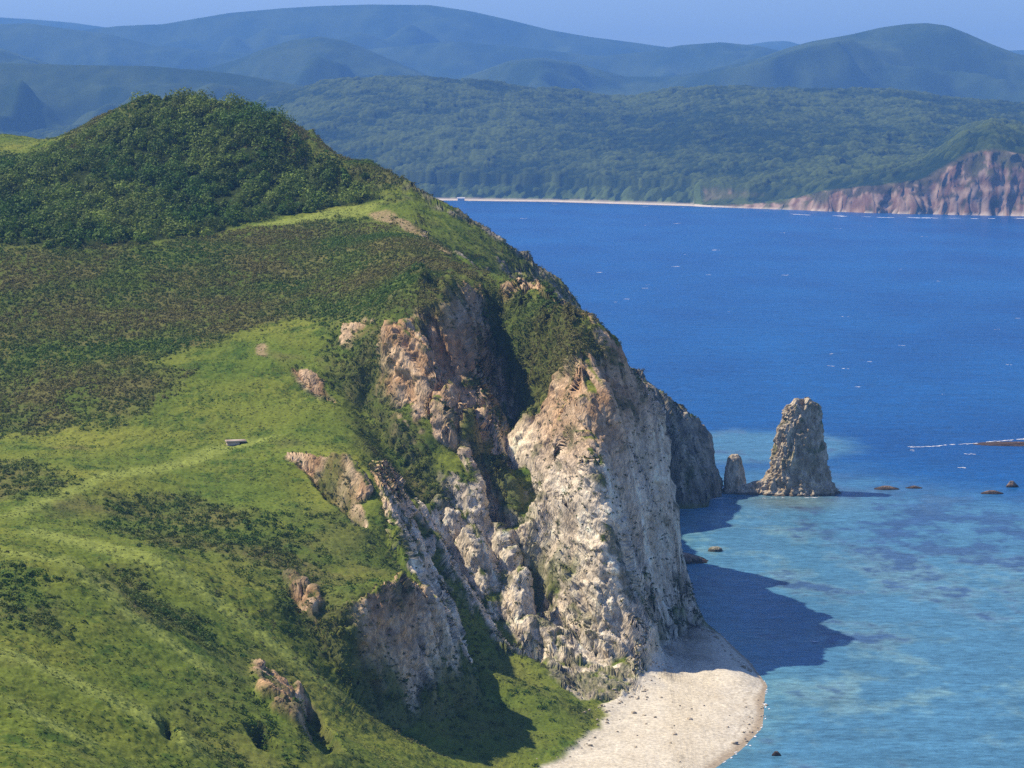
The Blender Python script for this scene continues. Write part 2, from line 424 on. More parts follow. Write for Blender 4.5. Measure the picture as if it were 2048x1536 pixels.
ZONES = {
 'wood': [[(-220,330),(0,322),(70,310),(110,306),(200,272),(262,248),(300,212,1190),(400,204,1190),(520,228,1170),(560,262),(600,300),(650,330),(720,372),(770,398),(700,408),(600,424),(480,444),(420,470),(330,478),(150,500),(-220,500)]],
 'scrub': [[(110,284,1165),(200,240,1190),(262,206,1200),(380,200,1200),(480,214,1190),(590,260,1150),(640,320,1060),(600,320),(500,285),(350,262),(200,285),(110,310)],[(-220,500),(150,500),(330,482),(480,464),(600,446),(740,440),(850,480),(935,540),(905,590),(880,640),(760,648),(640,640),(520,652),(430,676),(330,716),(340,790),(250,830),(150,860),(-220,880)],
           [(960,560),(1100,600),(1180,690),(1235,750),(1150,712),(1090,785),(1052,835),(1008,720),(955,620)],
           [(590,262,1150),(700,330,1080),(790,350,1060),(870,400,1040),(800,400),(760,390),(700,366),(640,318)]],
 'bush': [[(185,1000),(300,985),(450,1000),(560,1045),(600,1075),(560,1115),(430,1110),(300,1095),(230,1060)],
          [(0,1120),(80,1140),(150,1200),(100,1260),(-100,1240),(-100,1120)], [(-100,920),(80,930),(150,960),(60,1000),(-100,1010)],
          [(570,1120),(650,1130),(640,1250),(590,1220)], [(655,690),(740,680),(745,830),(700,800),(655,750)],
          [(780,850),(840,900),(905,1000),(860,1020),(800,950),(770,900)],
          [(220,1140),(320,1190),(430,1290),(400,1290),(290,1230),(210,1170)]],
 'shrubs': [[(600,1010),(700,1040),(780,1080),(790,1170),(740,1210),(640,1300),(560,1250),(430,1130),(560,1080)],
            [(700,800),(790,900),(870,1010),(760,940),(690,840)], [(660,1400),(800,1430),(900,1500),(1000,1536),(1180,1440),(1200,1410),(1050,1330),(990,1280),(900,1390),(800,1420)],
            [(500,1300),(600,1340),(700,1480),(700,1560),(400,1560),(380,1400)]],
 'notch': [[(600,1385),(640,1435),(685,1500),(650,1505),(605,1455)],[(585,742),(625,752),(668,803),(640,797),(600,765)],[(575,912),(640,918),(672,960),(705,1010),(728,1050),(712,1048),(665,1000),(620,940)],[(315,1438),(336,1443),(356,1478),(335,1472)],[(572,1180),(612,1183),(630,1215),(600,1220)],[(495,1450),(520,1452),(550,1500),(520,1495)]],
 'rubble': [[(503,1333),(560,1366),(607,1438),(600,1466),(556,1430),(515,1385)],[(573,1162),(608,1166),(642,1212),(634,1262),(600,1205)],[(590,738),(628,752),(668,800),(640,806),(598,768)],[(1072,1236),(1130,1160),(1205,1190),(1262,1310),(1280,1378),(1236,1392),(1160,1394),(1095,1350),(1078,1290)],[(1000,1230),(1010,1110),(1060,1130),(1085,1330),(1010,1262)]],
 'green': [[(688,1368),(740,1390),(805,1411),(850,1371),(895,1338),(905,1500),(700,1530),(560,1400)],[(978,590),(1100,598),(1180,690),(1150,722),(1100,770),(1060,850),(1040,770),(1005,680)],[(640,690),(745,665),(765,720),(762,800),(795,850),(700,832),(650,775)],[(930,898),(965,898),(1012,945),(1047,1000),(1073,1060),(1066,1085),(1032,1040),(1000,985),(948,925)],[(1040,1115),(1085,1150),(1155,1220),(1235,1325),(1215,1332),(1120,1245),(1050,1172)],[(585,928),(650,944),(690,995),(722,1036),(640,1030),(585,965)],[(745,730),(785,830),(850,930),(905,1005),(930,1042),(880,1035),(800,945),(740,870)],[(860,585),(905,600),(890,640),(860,650),(830,620)],[(892,1345),(1000,1288),(1060,1330),(1110,1440),(900,1500),(822,1418),(860,1385)],[(540,1150),(690,1170),(703,1260),(690,1385),(620,1340),(540,1260)],[(620,1385),(800,1425),(900,1500),(700,1530),(560,1400)]],
 'dry': [[(0,1295),(172,1362),(315,1430),(418,1505),(400,1520),(300,1450),(160,1385),(0,1312)],[(60,1055),(315,1114),(492,1242),(590,1311),(700,1400),(680,1402),(560,1312),(470,1252),(300,1140),(40,1072)],[(0,1100),(148,1118),(295,1238),(433,1338),(420,1350),(280,1255),(130,1136),(0,1110)],[(0,1388),(98,1436),(200,1486),(180,1492),(80,1450),(0,1404)],[(0,1036),(200,944),(460,884),(560,872),(470,900),(210,962),(20,1046)],[(480,455),(600,435),(700,415),(770,400),(735,430),(600,446)]],
 'beach': [[(1060,1560),(1088,1530),(1178,1478),(1225,1430),(1205,1409),(1240,1392),(1290,1345),(1376,1243),(1600,1300),(1620,1460),(1520,1600)]],
 'dirt': [[(735,428),(770,420),(850,462),(905,512),(860,490),(800,450),(745,440)], [(512,688),(530,688),(532,712),(512,710)]],
}
ZP = {k: [plan(p) for p in v] for k, v in ZONES.items()}

def zone(name, x, y, wob=4.0, soft=3.0):
    n = fbm(x / 16 + 3, y / 16, np.full(x.shape, hash_id[name]), 4, .6) * wob * 2
    m = np.zeros(x.shape)
    for p in ZP[name]:
        lo, hi = p.min(0) - 25, p.max(0) + 25
        sel = (x > lo[0]) & (x < hi[0]) & (y > lo[1]) & (y < hi[1])
        if sel.any():
            sd = sdist(x[sel], y[sel], p) + n[sel]
            m[sel] = np.maximum(m[sel], sstep(-soft, soft, sd))
    return m
hash_id = {k: 3.7 * i + .5 for i, k in enumerate(ZONES)}

X, Y, Z = VX, VY, VZ
nz0 = NN[..., 2]
hill = sstep(-1, 3, Z)
zb = zone('beach', X, Y, 1.5, 1.2) * sstep(14, 8, Z)
steep = sstep(0.80, 0.60, nz0)
# gentle swells on the meadow, runnels on the steep ground
Z = Z + hill * (1 - zb) * (1.5 * fbm(X / 55, Y / 55, 0.3, 3) * sstep(500, 560, Y + 60) + 0.35 * fbm(X / 9, Y / 9, 1.3, 3))
Z = Z + hill * steep * (1 - zb) * 3.2 * (ridged((.85 * X + .52 * Y) / 12 + .4 * pn(X / 20, Y / 20, Z / 20), (.52 * X - .85 * Y) / 60, 1.7, 3) - .45)
z_notch = zone('notch', X, Y, .6, 1.3)
Z = Z - 4.2 * z_notch + 1.6 * zone('rubble', X, Y, 1, 1.5) * (Y < 600)
NN = normals(X, Y, Z)
nz1 = NN[..., 2]
near = sstep(1500, 1200, Y)
veg_n = fbm(X / 11, Y / 11, Z / 9, 4)
scarp = np.zeros(X.shape)
rock = sstep(0.74, 0.62, nz1 + 0.22 * veg_n + 0.06 * fbm(X / 2.5, Y / 2.5, Z / 2.5, 2)) * hill * (1 - zb)
rock *= sstep(455, 475, Y)
# rock relief pushed out along the surface normal
zq = lambda n_: zone(n_, X, Y, 3, 3)
sd_ = np.full(X.shape, 1e9)
for pa, pb in zip(S1[10:-1], S1[11:]):
    (ax, ay, _), (bx, by, _) = P(*pa), P(*pb)
    t = np.clip(((X - ax) * (bx - ax) + (Y - ay) * (by - ay)) / ((bx - ax) ** 2 + (by - ay) ** 2), 0, 1)
    sd_ = np.minimum(sd_, np.hypot(X - ax - t * (bx - ax), Y - ay - t * (by - ay)))
crag = sstep(28, 14, sd_ + 16 * fbm(X / 14, Y / 14, 3.3, 3))
rock = np.maximum(rock, crag * sstep(-.25, .1, fbm(X / 6, Y / 6, Z / 6, 3)))
z_wood = zq('wood'); rock *= (1 - z_wood) * (1 - .93 * zq('green')) * (1 - .85 * zone('scrub', X, Y, 2, 3))
z_rub = zone('rubble', X, Y, 1, 1.2)
rock = np.maximum(rock, z_rub * sstep(-.35, .0, fbm(X / 3.5, Y / 3.5, Z / 3.5, 3)))
wx_, wz_ = 1.2 * pn(X / 3, Y / 3, Z / 3), 1.2 * pn(X / 3 + 9, Y / 3, Z / 3)
face = sstep(.35, .7, NN[..., 0]) * sstep(635, 655, Y) * sstep(752, 740, Y) * sstep(22, 30, X)
qq = .85 * X + .52 * Y; al = .52 * X - .85 * Y                 # across and along the ribs
b2 = cells(qq + wx_, Z * .45 + .5 * al + wz_, 2.6)
b3 = cells(qq * 1.1 - .4 * Z + wz_, Z * .6 + .4 * al + wx_, 1.2)
zf = Z * .7 + .5 * al
relief = (1.7 * (ridged(qq / 11 + .35 * wx_, al / 46, Z / 46, 3) - .5) + (1 - .55 * face) * (2.3 * facets(qq + wx_, zf * .6 + wz_, 6.5) + .8 * facets(qq * 1.1 - .3 * Z + wz_, zf, 2.7))
          + (1 - .4 * face) * (.45 * facets(qq * .9 + .3 * Z, zf * 1.1, 1.2) + .25 * (b3[1] - .5) + .5 * (ridged(qq / 2.6 + .3 * wz_, al / 9, Z / 9, 2) - .5)) + .18 * fbm(X / .6, Y / .6, Z / .7, 2))
rs = np.maximum(sstep(0.80, 0.5, nz0), crag * .8) * (1 - zb) * hill * sstep(455, 475, Y)
amp = np.maximum(rock * .8, rs)
off = amp * relief * .9 + (1 - amp) * (1 - zb) * hill * (0.34 * fbm(X / 1.7, Y / 1.7, Z / 1.7, 3) + .5 * fbm(X / 5, Y / 5, .7, 2)) + zb * (.10 * fbm(X / 2, Y / 2, 0, 3) + .12 * fbm(X / 9, Y / 9, 0, 2)) * sstep(.1, .8, VZ)
X = X + NN[..., 0] * off; Y = Y + NN[..., 1] * off; Z = Z + NN[..., 2] * off
Z = np.where((zb > .5) & (Z < 0.02) & (VZ > .02), .02, Z)
NF = normals(X, Y, Z)
print('relief done')

# colours of the ground itself (albedo)
def mix(a, b, t): return a * (1 - t[..., None]) + b * t[..., None]
def col(r, g, b_): return np.array([r, g, b_], np.float32)
big = fbm(X / 40, Y / 40, 4.4, 3); mid = fbm(X / 7, Y / 7, Z / 7 + 2, 3); fine = fbm(X / 1.5, Y / 1.5, Z / 1.5, 3)
grass = mix(col(.12, .165, .024), col(.20, .215, .035), np.clip(.5 + 1.3 * big + .3 * mid, 0, 1))
grass = mix(grass, col(.05, .10, .016), np.clip(.08 + 1.3 * mid + 1.1 * fine + .9 * fbm(X / 22, Y / 14, 12.5, 3), 0, .85))
grass = mix(grass, col(.16, .13, .05), np.clip(1.8 * fbm(X / 25 + 9, Y / 25, 7, 3) - .45, 0, .5))
z_scrub = zone('scrub', X, Y, 8, 8); z_bush = zone('bush', X, Y, 5, 6); z_shr = zone('shrubs', X, Y, 4, 6); z_dirt = zone('dirt', X, Y, 1, 1)
scrubc = mix(col(.085, .125, .022), col(.14, .13, .042), np.clip(.5 + 2 * fbm(X / 18, Y / 18, 5, 3) + fine, 0, 1))
z_dry = zone('dry', X, Y, .6, 2.2)
grass = mix(grass, col(.25, .29, .06), z_dry * .8)
ground_c = mix(grass, scrubc, np.clip(z_scrub * .9 + z_bush * .8 + z_shr * .45, 0, 1))
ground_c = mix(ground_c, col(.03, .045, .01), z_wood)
ground_c = mix(ground_c, col(.38, .27, .15), z_dirt * np.clip(.75 + fine, 0, 1))
steepveg = sstep(.86, .74, nz1)
ground_c = mix(ground_c, col(.06, .085, .02), steepveg * .6)
fb = cells(X * .9 + Y * .4, Z * .8, .95)[1]
white = mix(col(.58, .48, .345), col(.74, .645, .49), np.clip(.5 + 1.5 * mid, 0, 1))
tan = mix(col(.44, .27, .14), col(.58, .42, .26), np.clip(.5 + 1.6 * mid, 0, 1))
grey = mix(col(.20, .17, .125), col(.33, .29, .22), np.clip(.5 + 1.8 * mid, 0, 1))
tanf = sstep(50, 74, Z + 14 * big + 10 * mid + np.clip(-X - 5, 0, 40) * .55 + np.clip(620 - Y, 0, 60) * .5)
rockc = mix(white, tan, tanf)
rockc = mix(rockc, grey, np.maximum(sstep(800, 860, Y), crag))
rockc = rockc * (1 + .5 * fbm(qq / 2.2, al / 26, Z / 34, 3)[..., None])
crack = np.clip(ridged(qq / 2.4 + .3 * wx_, al / 7, Z / 9, 3) - 1.0, 0, 1)
rockc = mix(rockc, rockc * .72, crack)
rockc = rockc * (1 + .45 * fine[..., None] + .35 * (fb[..., None] - .5) * (1 - .6 * face[..., None]))
vegr = sstep(.1, .4, veg_n + .9 * (nz1 - .5)) * .8
rockc = mix(rockc, col(.075, .085, .03), vegr * sstep(-.3, .2, fine + .25))
beachc = mix(col(.68, .61, .47), col(.60, .53, .40), np.clip(.5 + 1.5 * mid + fine, 0, 1))
wl = Z + .12 * fbm(X / 5, Y / 5, 2.2, 3)
for lv, wd, st in ((.62, .05, .5), (.95, .04, .35), (1.35, .05, .3), (1.7, .03, .25)):
    beachc = mix(beachc, col(.30, .24, .17), np.exp(-((wl - lv) / wd) ** 2) * st * sstep(-.5, .2, fine))
beachc = mix(beachc, col(.40, .36, .30), sstep(.25, .5, fbm(X / 1.1, Y / 1.1, 5.5, 2)) * .6)
beachc = mix(beachc, col(.33, .25, .16), sstep(.5, .12, Z) * .8)
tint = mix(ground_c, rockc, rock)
tint = mix(tint, beachc, zb)
tint = mix(tint, col(.16, .13, .09), sstep(1.2, .2, Z) * (1 - zb) * hill)
tint = np.clip(tint, .008, .8)
mat_land = attr_mat('headland_ground', .95, .05, 1.1, .66, 1.34, .4, 1.8, .3)
mat_rock, nt, b = new_mat('cliff_rock', .92, .1)
N, L = nt.nodes, nt.links
at = N.new('ShaderNodeAttribute'); at.attribute_name = 'tint'
geo = N.new('ShaderNodeNewGeometry')
mp = N.new('ShaderNodeMapping'); mp.inputs['Scale'].default_value = (1, 1, .42); mp.inputs['Rotation'].default_value = (.25, -.3, .5)
L.new(geo.outputs['Position'], mp.inputs['Vector'])
wn2 = N.new('ShaderNodeTexNoise'); wn2.inputs['Scale'].default_value = .7; wn2.inputs['Detail'].default_value = 3
L.new(mp.outputs[0], wn2.inputs['Vector'])
wa = N.new('ShaderNodeVectorMath'); wa.operation = 'MULTIPLY_ADD'; wa.inputs[1].default_value = (1.2, 1.2, 1.2)
L.new(wn2.outputs['Color'], wa.inputs[0]); L.new(mp.outputs[0], wa.inputs[2])
vo = N.new('ShaderNodeTexVoronoi'); vo.feature = 'DISTANCE_TO_EDGE'; vo.inputs['Scale'].default_value = .55
L.new(wa.outputs[0], vo.inputs['Vector'])
vc = N.new('ShaderNodeTexVoronoi'); vc.inputs['Scale'].default_value = 1.3
L.new(wa.outputs[0], vc.inputs['Vector'])
n8 = N.new('ShaderNodeTexNoise'); n8.inputs['Scale'].default_value = 1.1; n8.inputs['Detail'].default_value = 8; n8.inputs['Roughness'].default_value = .78
L.new(mp.outputs[0], n8.inputs['Vector'])
cr_ = N.new('ShaderNodeMapRange'); cr_.inputs['From Max'].default_value = .08; cr_.inputs['To Min'].default_value = .68; cr_.inputs['To Max'].default_value = 1.0
L.new(vo.outputs['Distance'], cr_.inputs['Value'])
m1 = N.new('ShaderNodeMapRange'); m1.inputs['From Min'].default_value = .32; m1.inputs['From Max'].default_value = .68; m1.inputs['To Min'].default_value = .78; m1.inputs['To Max'].default_value = 1.38
L.new(n8.outputs['Fac'], m1.inputs['Value'])
mu = N.new('ShaderNodeMath'); mu.operation = 'MULTIPLY'; L.new(cr_.outputs[0], mu.inputs[0]); L.new(m1.outputs[0], mu.inputs[1])
sv = N.new('ShaderNodeVectorMath'); sv.operation = 'SCALE'; L.new(at.outputs['Color'], sv.inputs[0]); L.new(mu.outputs[0], sv.inputs['Scale'])
L.new(sv.outputs[0], b.inputs['Base Color'])
ad = N.new('ShaderNodeMath'); ad.operation = 'MULTIPLY_ADD'; ad.inputs[1].default_value = .8; L.new(n8.outputs['Fac'], ad.inputs[0]); L.new(vc.outputs['Distance'], ad.inputs[2])
a2 = N.new('ShaderNodeMath'); a2.operation = 'MULTIPLY_ADD'; a2.inputs[1].default_value = .5; L.new(cr_.outputs[0], a2.inputs[0]); L.new(ad.outputs[0], a2.inputs[2])
bp = N.new('ShaderNodeBump'); bp.inputs['Strength'].default_value = .7; bp.inputs['Distance'].default_value = .45
L.new(a2.outputs[0], bp.inputs['Height']); L.new(bp.outputs[0], b.inputs['Normal'])
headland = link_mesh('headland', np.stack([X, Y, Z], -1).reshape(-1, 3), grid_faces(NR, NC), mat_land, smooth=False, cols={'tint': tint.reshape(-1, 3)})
headland.data.materials.append(mat_rock)
rk = (rock[:-1, :-1] + rock[1:, 1:] > 1.0).ravel().astype(np.int32)
headland.data.polygons.foreach_set('material_index', rk)
tag(headland, kind='structure')
#VEG
# ------------------------------------------------------------------ foliage
du = np.stack([np.gradient(a, axis=1) for a in (X, Y, Z)], -1)
dv = np.stack([np.gradient(a, axis=0) for a in (X, Y, Z)], -1)
AREA = np.linalg.norm(np.cross(du, dv), axis=-1)
land = (Z > 3) & (Y > 330)
FX, FY, FZ = X.ravel(), Y.ravel(), Z.ravel()
FN = NF.reshape(-1, 3)

def scatter(weight, density, cap):
    w = (AREA * weight * land).ravel()
    tot = w.sum() * density
    n_ = int(min(tot, cap))
    cum = np.cumsum(w)
    idx = np.searchsorted(cum, rng.random(n_) * cum[-1])
    p = np.stack([FX[idx], FY[idx], FZ[idx]], 1)
    j = rng.random((n_, 2)) - .5
    p[:, 0] += j[:, 0] * .6; p[:, 1] += j[:, 1] * .6
    return p, idx

def leaf_cloud(name, p, R, hgt, nleaf, size, tints, mat, leaf_var=.35, lumps=.3, up=.25):
    """clumps of small leaf faces: p (n,3) feet, R radius, hgt height factor"""
    n_ = len(p)
    d_ = rng.normal(size=(n_, nleaf, 3)); d_ /= np.linalg.norm(d_, axis=2, keepdims=True)
    d_[..., 2] = np.abs(d_[..., 2]) * 1.05 - .15
    rr = rng.uniform(.55, 1.08, (n_, nleaf, 1))
    q = d_ * rr * R[:, None, None]
    q[..., 2] *= hgt
    c = p[:, None, :] + q
    c[..., 2] += lumps * pn(c[..., 0] / 1.7, c[..., 1] / 1.7, c[..., 2] / 1.7) * R[:, None]
    nrm = d_ + rng.normal(scale=.45, size=d_.shape); nrm[..., 2] += up
    nrm /= np.linalg.norm(nrm, axis=2, keepdims=True)
    t1 = np.cross(nrm, rng.normal(size=nrm.shape)); t1 /= np.linalg.norm(t1, axis=2, keepdims=True)
    t2 = np.cross(nrm, t1)
    s = (size * rng.uniform(.6, 1.3, (n_, nleaf, 1)))
    v0 = c + t1 * s; v1 = c - t1 * s * .5 + t2 * s * .87; v2 = c - t1 * s * .5 - t2 * s * .87
    V = np.stack([v0, v1, v2], 2).reshape(-1, 3)
    Fc = np.arange(len(V)).reshape(-1, 3)
    cc = tints[:, None, :] * rng.uniform(1 - leaf_var, 1 + leaf_var, (n_, nleaf, 1))
    cc = np.repeat(cc.reshape(-1, 3), 3, 0)
    return link_mesh(name, V, Fc, mat, smooth=False, cols={'tint': np.clip(cc, .004, .6)})

def leaf_mat(name):
    m, nt, b = new_mat(name, .7, .15)
    at = nt.nodes.new('ShaderNodeAttribute'); at.attribute_name = 'tint'
    nt.links.new(at.outputs['Color'], b.inputs['Base Color'])
    tr = nt.nodes.new('ShaderNodeBsdfTranslucent'); nt.links.new(at.outputs['Color'], tr.inputs['Color'])
    mx = nt.nodes.new('ShaderNodeMixShader'); mx.inputs[0].default_value = .25
    nt.links.new(b.outputs[0], mx.inputs[1]); nt.links.new(tr.outputs[0], mx.inputs[2])
    nt.links.new(mx.outputs[0], nt.nodes['Material Output'].inputs['Surface'])
    return m
leafm = leaf_mat('leaves')
open_ground = (1 - rock) * (1 - zb)

def tintmix(idx, a, b_, scale, seed, amp=2.0, jit=.25):
    t = np.clip(.5 + amp * fbm(FX[idx] / scale, FY[idx] / scale, seed, 3) + rng.normal(0, .15, len(idx)), 0, 1)
    return (a * (1 - t[:, None]) + b_ * t[:, None]) * rng.uniform(1 - jit, 1 + jit, (len(idx), 1))

# trees of the upper wood
p, idx = scatter(z_wood * open_ground, 1 / 24., 4200)
R_ = 1.6 + 3.6 * rng.random(len(p)) ** 1.6 * (.8 + .5 * np.clip(fbm(FX[idx] / 40, FY[idx] / 40, 2, 2) + .3, 0, 1))
p[:, 2] += R_ * .25
o = leaf_cloud('woodland', p, R_, 1.25, 120, .55, tintmix(idx, col(.055, .12, .014), col(.17, .225, .036), 45, 1.1, 1.6, .42), leafm)
tag(o, kind='stuff')
# brown and green scrub
p, idx = scatter(z_scrub * open_ground, 1 / 1.3, 85000)
R_ = (.45 + 1.15 * rng.random(len(p)) ** 1.8) * (.75 + .6 * np.clip(fbm(FX[idx] / 25, FY[idx] / 25, 8, 2) + .3, 0, 1))
o = leaf_cloud('scrub', p, R_, 1.0, 17, .27, tintmix(idx, col(.085, .155, .022), col(.185, .17, .052), 38, 3.1, 1.9, .2), leafm)
tag(o, kind='stuff')
# dark bushes in the hollows and on the ledges of the cliff
wb = np.clip(z_bush * 1.0 + z_shr * .5 * sstep(-.15, .25, mid), 0, 1) * open_ground
p, idx = scatter(wb, 1 / 3.6, 17000)
R_ = rng.uniform(.5, 1.5, len(p))
o = leaf_cloud('bushes', p, R_, .95, 26, .27, tintmix(idx, col(.045, .10, .014), col(.12, .155, .03), 18, 5.1, 2, .35), leafm)
tag(o, kind='stuff')
ledge = sstep(.93, .80, nz1) * (1 - rock * .75) * (1 - z_wood) * (1 - z_scrub) * sstep(500, 560, Y) + .35 * vegr * rock * (Z > 8)
p, idx = scatter(ledge * (1 - zb), 1 / 3.0, 26000)
R_ = rng.uniform(.3, .95, len(p))
o = leaf_cloud('cliff_shrubs', p, R_, .8, 16, .22, tintmix(idx, col(.05, .09, .018), col(.13, .125, .045), 14, 6.1, 2, .35), leafm)
tag(o, kind='stuff')
# tussocks of grass
wg = open_ground * (1 - z_wood) * (1 - z_scrub * .8) * sstep(-.5, .5, mid + .3 * fine)
p, idx = scatter(wg, 1 / .7, 120000)
R_ = rng.uniform(.15, .5, len(p))
o = leaf_cloud('tall_grass', p, R_, .6, 7, .17, tintmix(idx, col(.08, .135, .02), col(.19, .21, .045), 20, 9.1, 2, .25), leafm, up=1.2)
tag(o, kind='stuff')
print('foliage done')

# ------------------------------------------------------------------ rocks in the sea
rock_mats = mat_rock

def rock_tints(V, wet, base_a, base_b, green=0.0):
    x, y, z = V[:, 0], V[:, 1], V[:, 2]
    t = np.clip(.5 + 1.6 * fbm(x / 3, y / 3, z / 6, 3), 0, 1)[:, None]
    c = base_a * (1 - t) + base_b * t
    ck = np.clip(ridged(x / 1.6, y / 1.6, z / 5, 2) - 1.0, 0, 1)[:, None]
    c = c * (1 - .6 * ck)
    if green:
        g = (sstep(.05, .3, fbm(x / 5, y / 5, z / 5 + 3, 3)) * green * sstep(8, 22, z))[:, None]
        c = c * (1 - g) + col(.09, .11, .03) * g
    w = sstep(wet + .7, wet, z + .5 * pn(x / 2, y / 2, .5))[:, None]
    return c * (1 - w * .7)

def loft(name, prof, Yc, label, cat, na=220, nzr=260, depth=.8, flute=1.0, green=.0, ca=col(.32, .25, .16), cb=col(.55, .47, .35), group=None, top=.0, peaks=()):
    """a rock standing in the sea: prof = [(v, left u, right u)] of the survey, top first"""
    pr = []
    for (v, ul, ur) in prof:
        x0, _, z0 = P(ul, v, Yc); x1, _, _ = P(ur, v, Yc)
        pr.append((z0, (x0 + x1) / 2, (x1 - x0) / 2))
    pr.sort()
    zz = np.array([a[0] for a in pr]); xc = np.array([a[1] for a in pr]); hw = np.array([a[2] for a in pr])
    zt = zz[-1]
    z = np.linspace(-2.0, zt, nzr); cxx = np.interp(z, zz, xc); w_ = np.interp(z, zz, hw)
    base = np.array([0, Yc, 0.])
    A_ = np.linspace(0, 2 * math.pi, na, endpoint=False)
    ca_, sa_ = np.cos(A_), np.sin(A_)
    px_ = cxx[:, None] + w_[:, None] * np.sign(ca_) * np.abs(ca_) ** .8
    py_ = Yc + (w_[:, None] * depth) * np.sign(sa_) * np.abs(sa_) ** .8 + (z[:, None] * .12)
    zz_ = np.repeat(z[:, None], na, 1)
    rx, ry = ca_[None] + 0 * px_, sa_[None] + 0 * px_
    k = np.clip(w_[:, None] / 5, .25, 1)
    of = flute * k * (.9 * (ridged(px_ / 3.8, py_ / 3.8, zz_ / 26, 2) - .6) + .35 * (cells(A_[None] * 2.2 * k + 0 * zz_, zz_ * .35, 1.)[1] - .5) + .55 * (ridged(px_ / 1.5, py_ / 1.5, zz_ / 7, 2) - .5) + .3 * fbm(px_ / .8, py_ / .8, zz_ / 1.2, 2))
    px_ = px_ + rx * of; py_ = py_ + ry * of
    if peaks:
        tz = sstep(.55, 1., (z / zt))[:, None]
        for (pxx, ph, pw) in peaks:
            zz_ = zz_ + tz * ph * np.exp(-((px_ - pxx) / pw) ** 2)
    # cap
    cap_r = np.linspace(1, 0, 14)[1:]
    cxp = [px_]; cyp = [py_]; czp = [zz_]
    topx, topy = px_[-1], py_[-1]; mx_, my_ = topx.mean(), topy.mean()
    rows = [(px_, py_, zz_)]
    for r in cap_r:
        ax = (mx_ + (topx - mx_) * r)[None]; ay = (my_ + (topy - my_) * r)[None]
        az = rows[0][2][-1][None] + top * (1 - r) + .9 * k.min() * fbm(ax / 1.6, ay / 1.6, 3.3, 3) * min(1, (1 - r) * 4)
        rows.append((ax, ay, az))
    GX = np.concatenate([a[0] for a in rows]); GYy = np.concatenate([a[1] for a in rows]); GZz = np.concatenate([a[2] for a in rows])
    nr_ = GX.shape[0]
    V = np.stack([GX, GYy, GZz], -1).reshape(-1, 3)
    i = np.arange(nr_ - 1)[:, None] * na + np.arange(na)[None]
    j = np.arange(nr_ - 1)[:, None] * na + (np.arange(na)[None] + 1) % na
    Fc = np.stack([i, j, j + na, i + na], -1).reshape(-1, 4)
    o = link_mesh(name, V, Fc, rock_mats, cols={'tint': np.clip(rock_tints(V, .5, ca, cb, green), .01, .7)})
    return tag(o, label, cat, group)

loft('sea_stack', [(807,1594,1629),(814,1585,1635),(830,1575,1638),(860,1563,1641),(900,1555,1645),(940,1545,1650),(958,1532,1654),(975,1520,1664),(990,1508,1680)], 979,
     'tall grey-brown rock tower with grass near its top standing in the sea', 'sea stack', flute=1.9, green=.9, depth=.62, peaks=((116.3, 1.5, .9), (121.8, 2.0, 1.5), (118.8, -1.2, .8)))
loft('rock_pinnacle', [(910,1463,1477),(916,1457,1483),(935,1453,1487),(955,1451,1489),(975,1450,1492),(992,1444,1500)], 979,
     'short pointed rock between the headland tip and the tall sea stack', 'rock', na=120, nzr=110, flute=.7, green=.5)
loft('rock_shelf', [(962,1512,1540),(970,1492,1570),(978,1470,1610),(984,1455,1650),(990,1446,1682),(994,1442,1690)], 976,
     'low rubble shelf along the waterline in front of the sea stack', 'rock shelf', na=500, nzr=30, depth=.16, flute=1.1, ca=col(.36,.29,.2), cb=col(.55,.47,.36))
loft('boulder', [(1094,1424,1438),(1097,1418,1443),(1103,1416,1444),(1110,1414,1445)], 842,
     'lone round boulder standing in turquoise water beside the white cliff', 'boulder', na=90, nzr=40, depth=.8, flute=.5, green=0, ca=col(.2,.19,.13), cb=col(.34,.32,.24))
loft('rock_ledge', [(1106,1345,1368),(1113,1340,1392),(1122,1335,1410),(1135,1330,1424),(1142,1325,1426)], 822,
     'dark low rock ledge running out from the foot of the white cliff', 'rock ledge', na=240, nzr=50, depth=.75, flute=1.3, ca=col(.14,.11,.08), cb=col(.34,.24,.17))
LOW = [(1773,975,24,3,'flat dark rock awash, nearest to the right of the sea stack'),(1828,974,16,2,'small flat rock awash just right of the nearest flat dark rock'),
       (2024,968,12,6,'small upright dark rock in the sea at the right edge of the view'),(1984,984,22,3,'flat rock awash below and left of the small upright dark rock'),
       (1553,1507,9,4,'tiny dark stone in the shallows off the pale beach'),(1905,1000,8,2,'tiny dark rock tip showing in the shallows under the flat rocks')]
for (u, v, w2, h_, lab) in LOW[:5]:
    Yw = P(u, v + h_, 0)[1]
    loft('low_rock', [(v - h_, u - w2 * .3, u + w2 * .25), (v, u - w2 * .7, u + w2 * .7), (v + h_ * .7, u - w2, u + w2)], Yw, lab, 'rock', na=80, nzr=24, depth=.5, flute=.45,
         ca=col(.12,.09,.07), cb=col(.25,.18,.13), group='low rocks awash in the bay')
loft('reef', [(885.5,2030,2090),(886.5,1990,2100),(887.5,1960,2120),(889,1930,2140)], P(2000, 888, 0)[1],
     'reddish reef barely above the water with white surf, right edge of the bay', 'reef', na=300, nzr=30, depth=.35, flute=1.5, ca=col(.20,.13,.10), cb=col(.36,.25,.19))

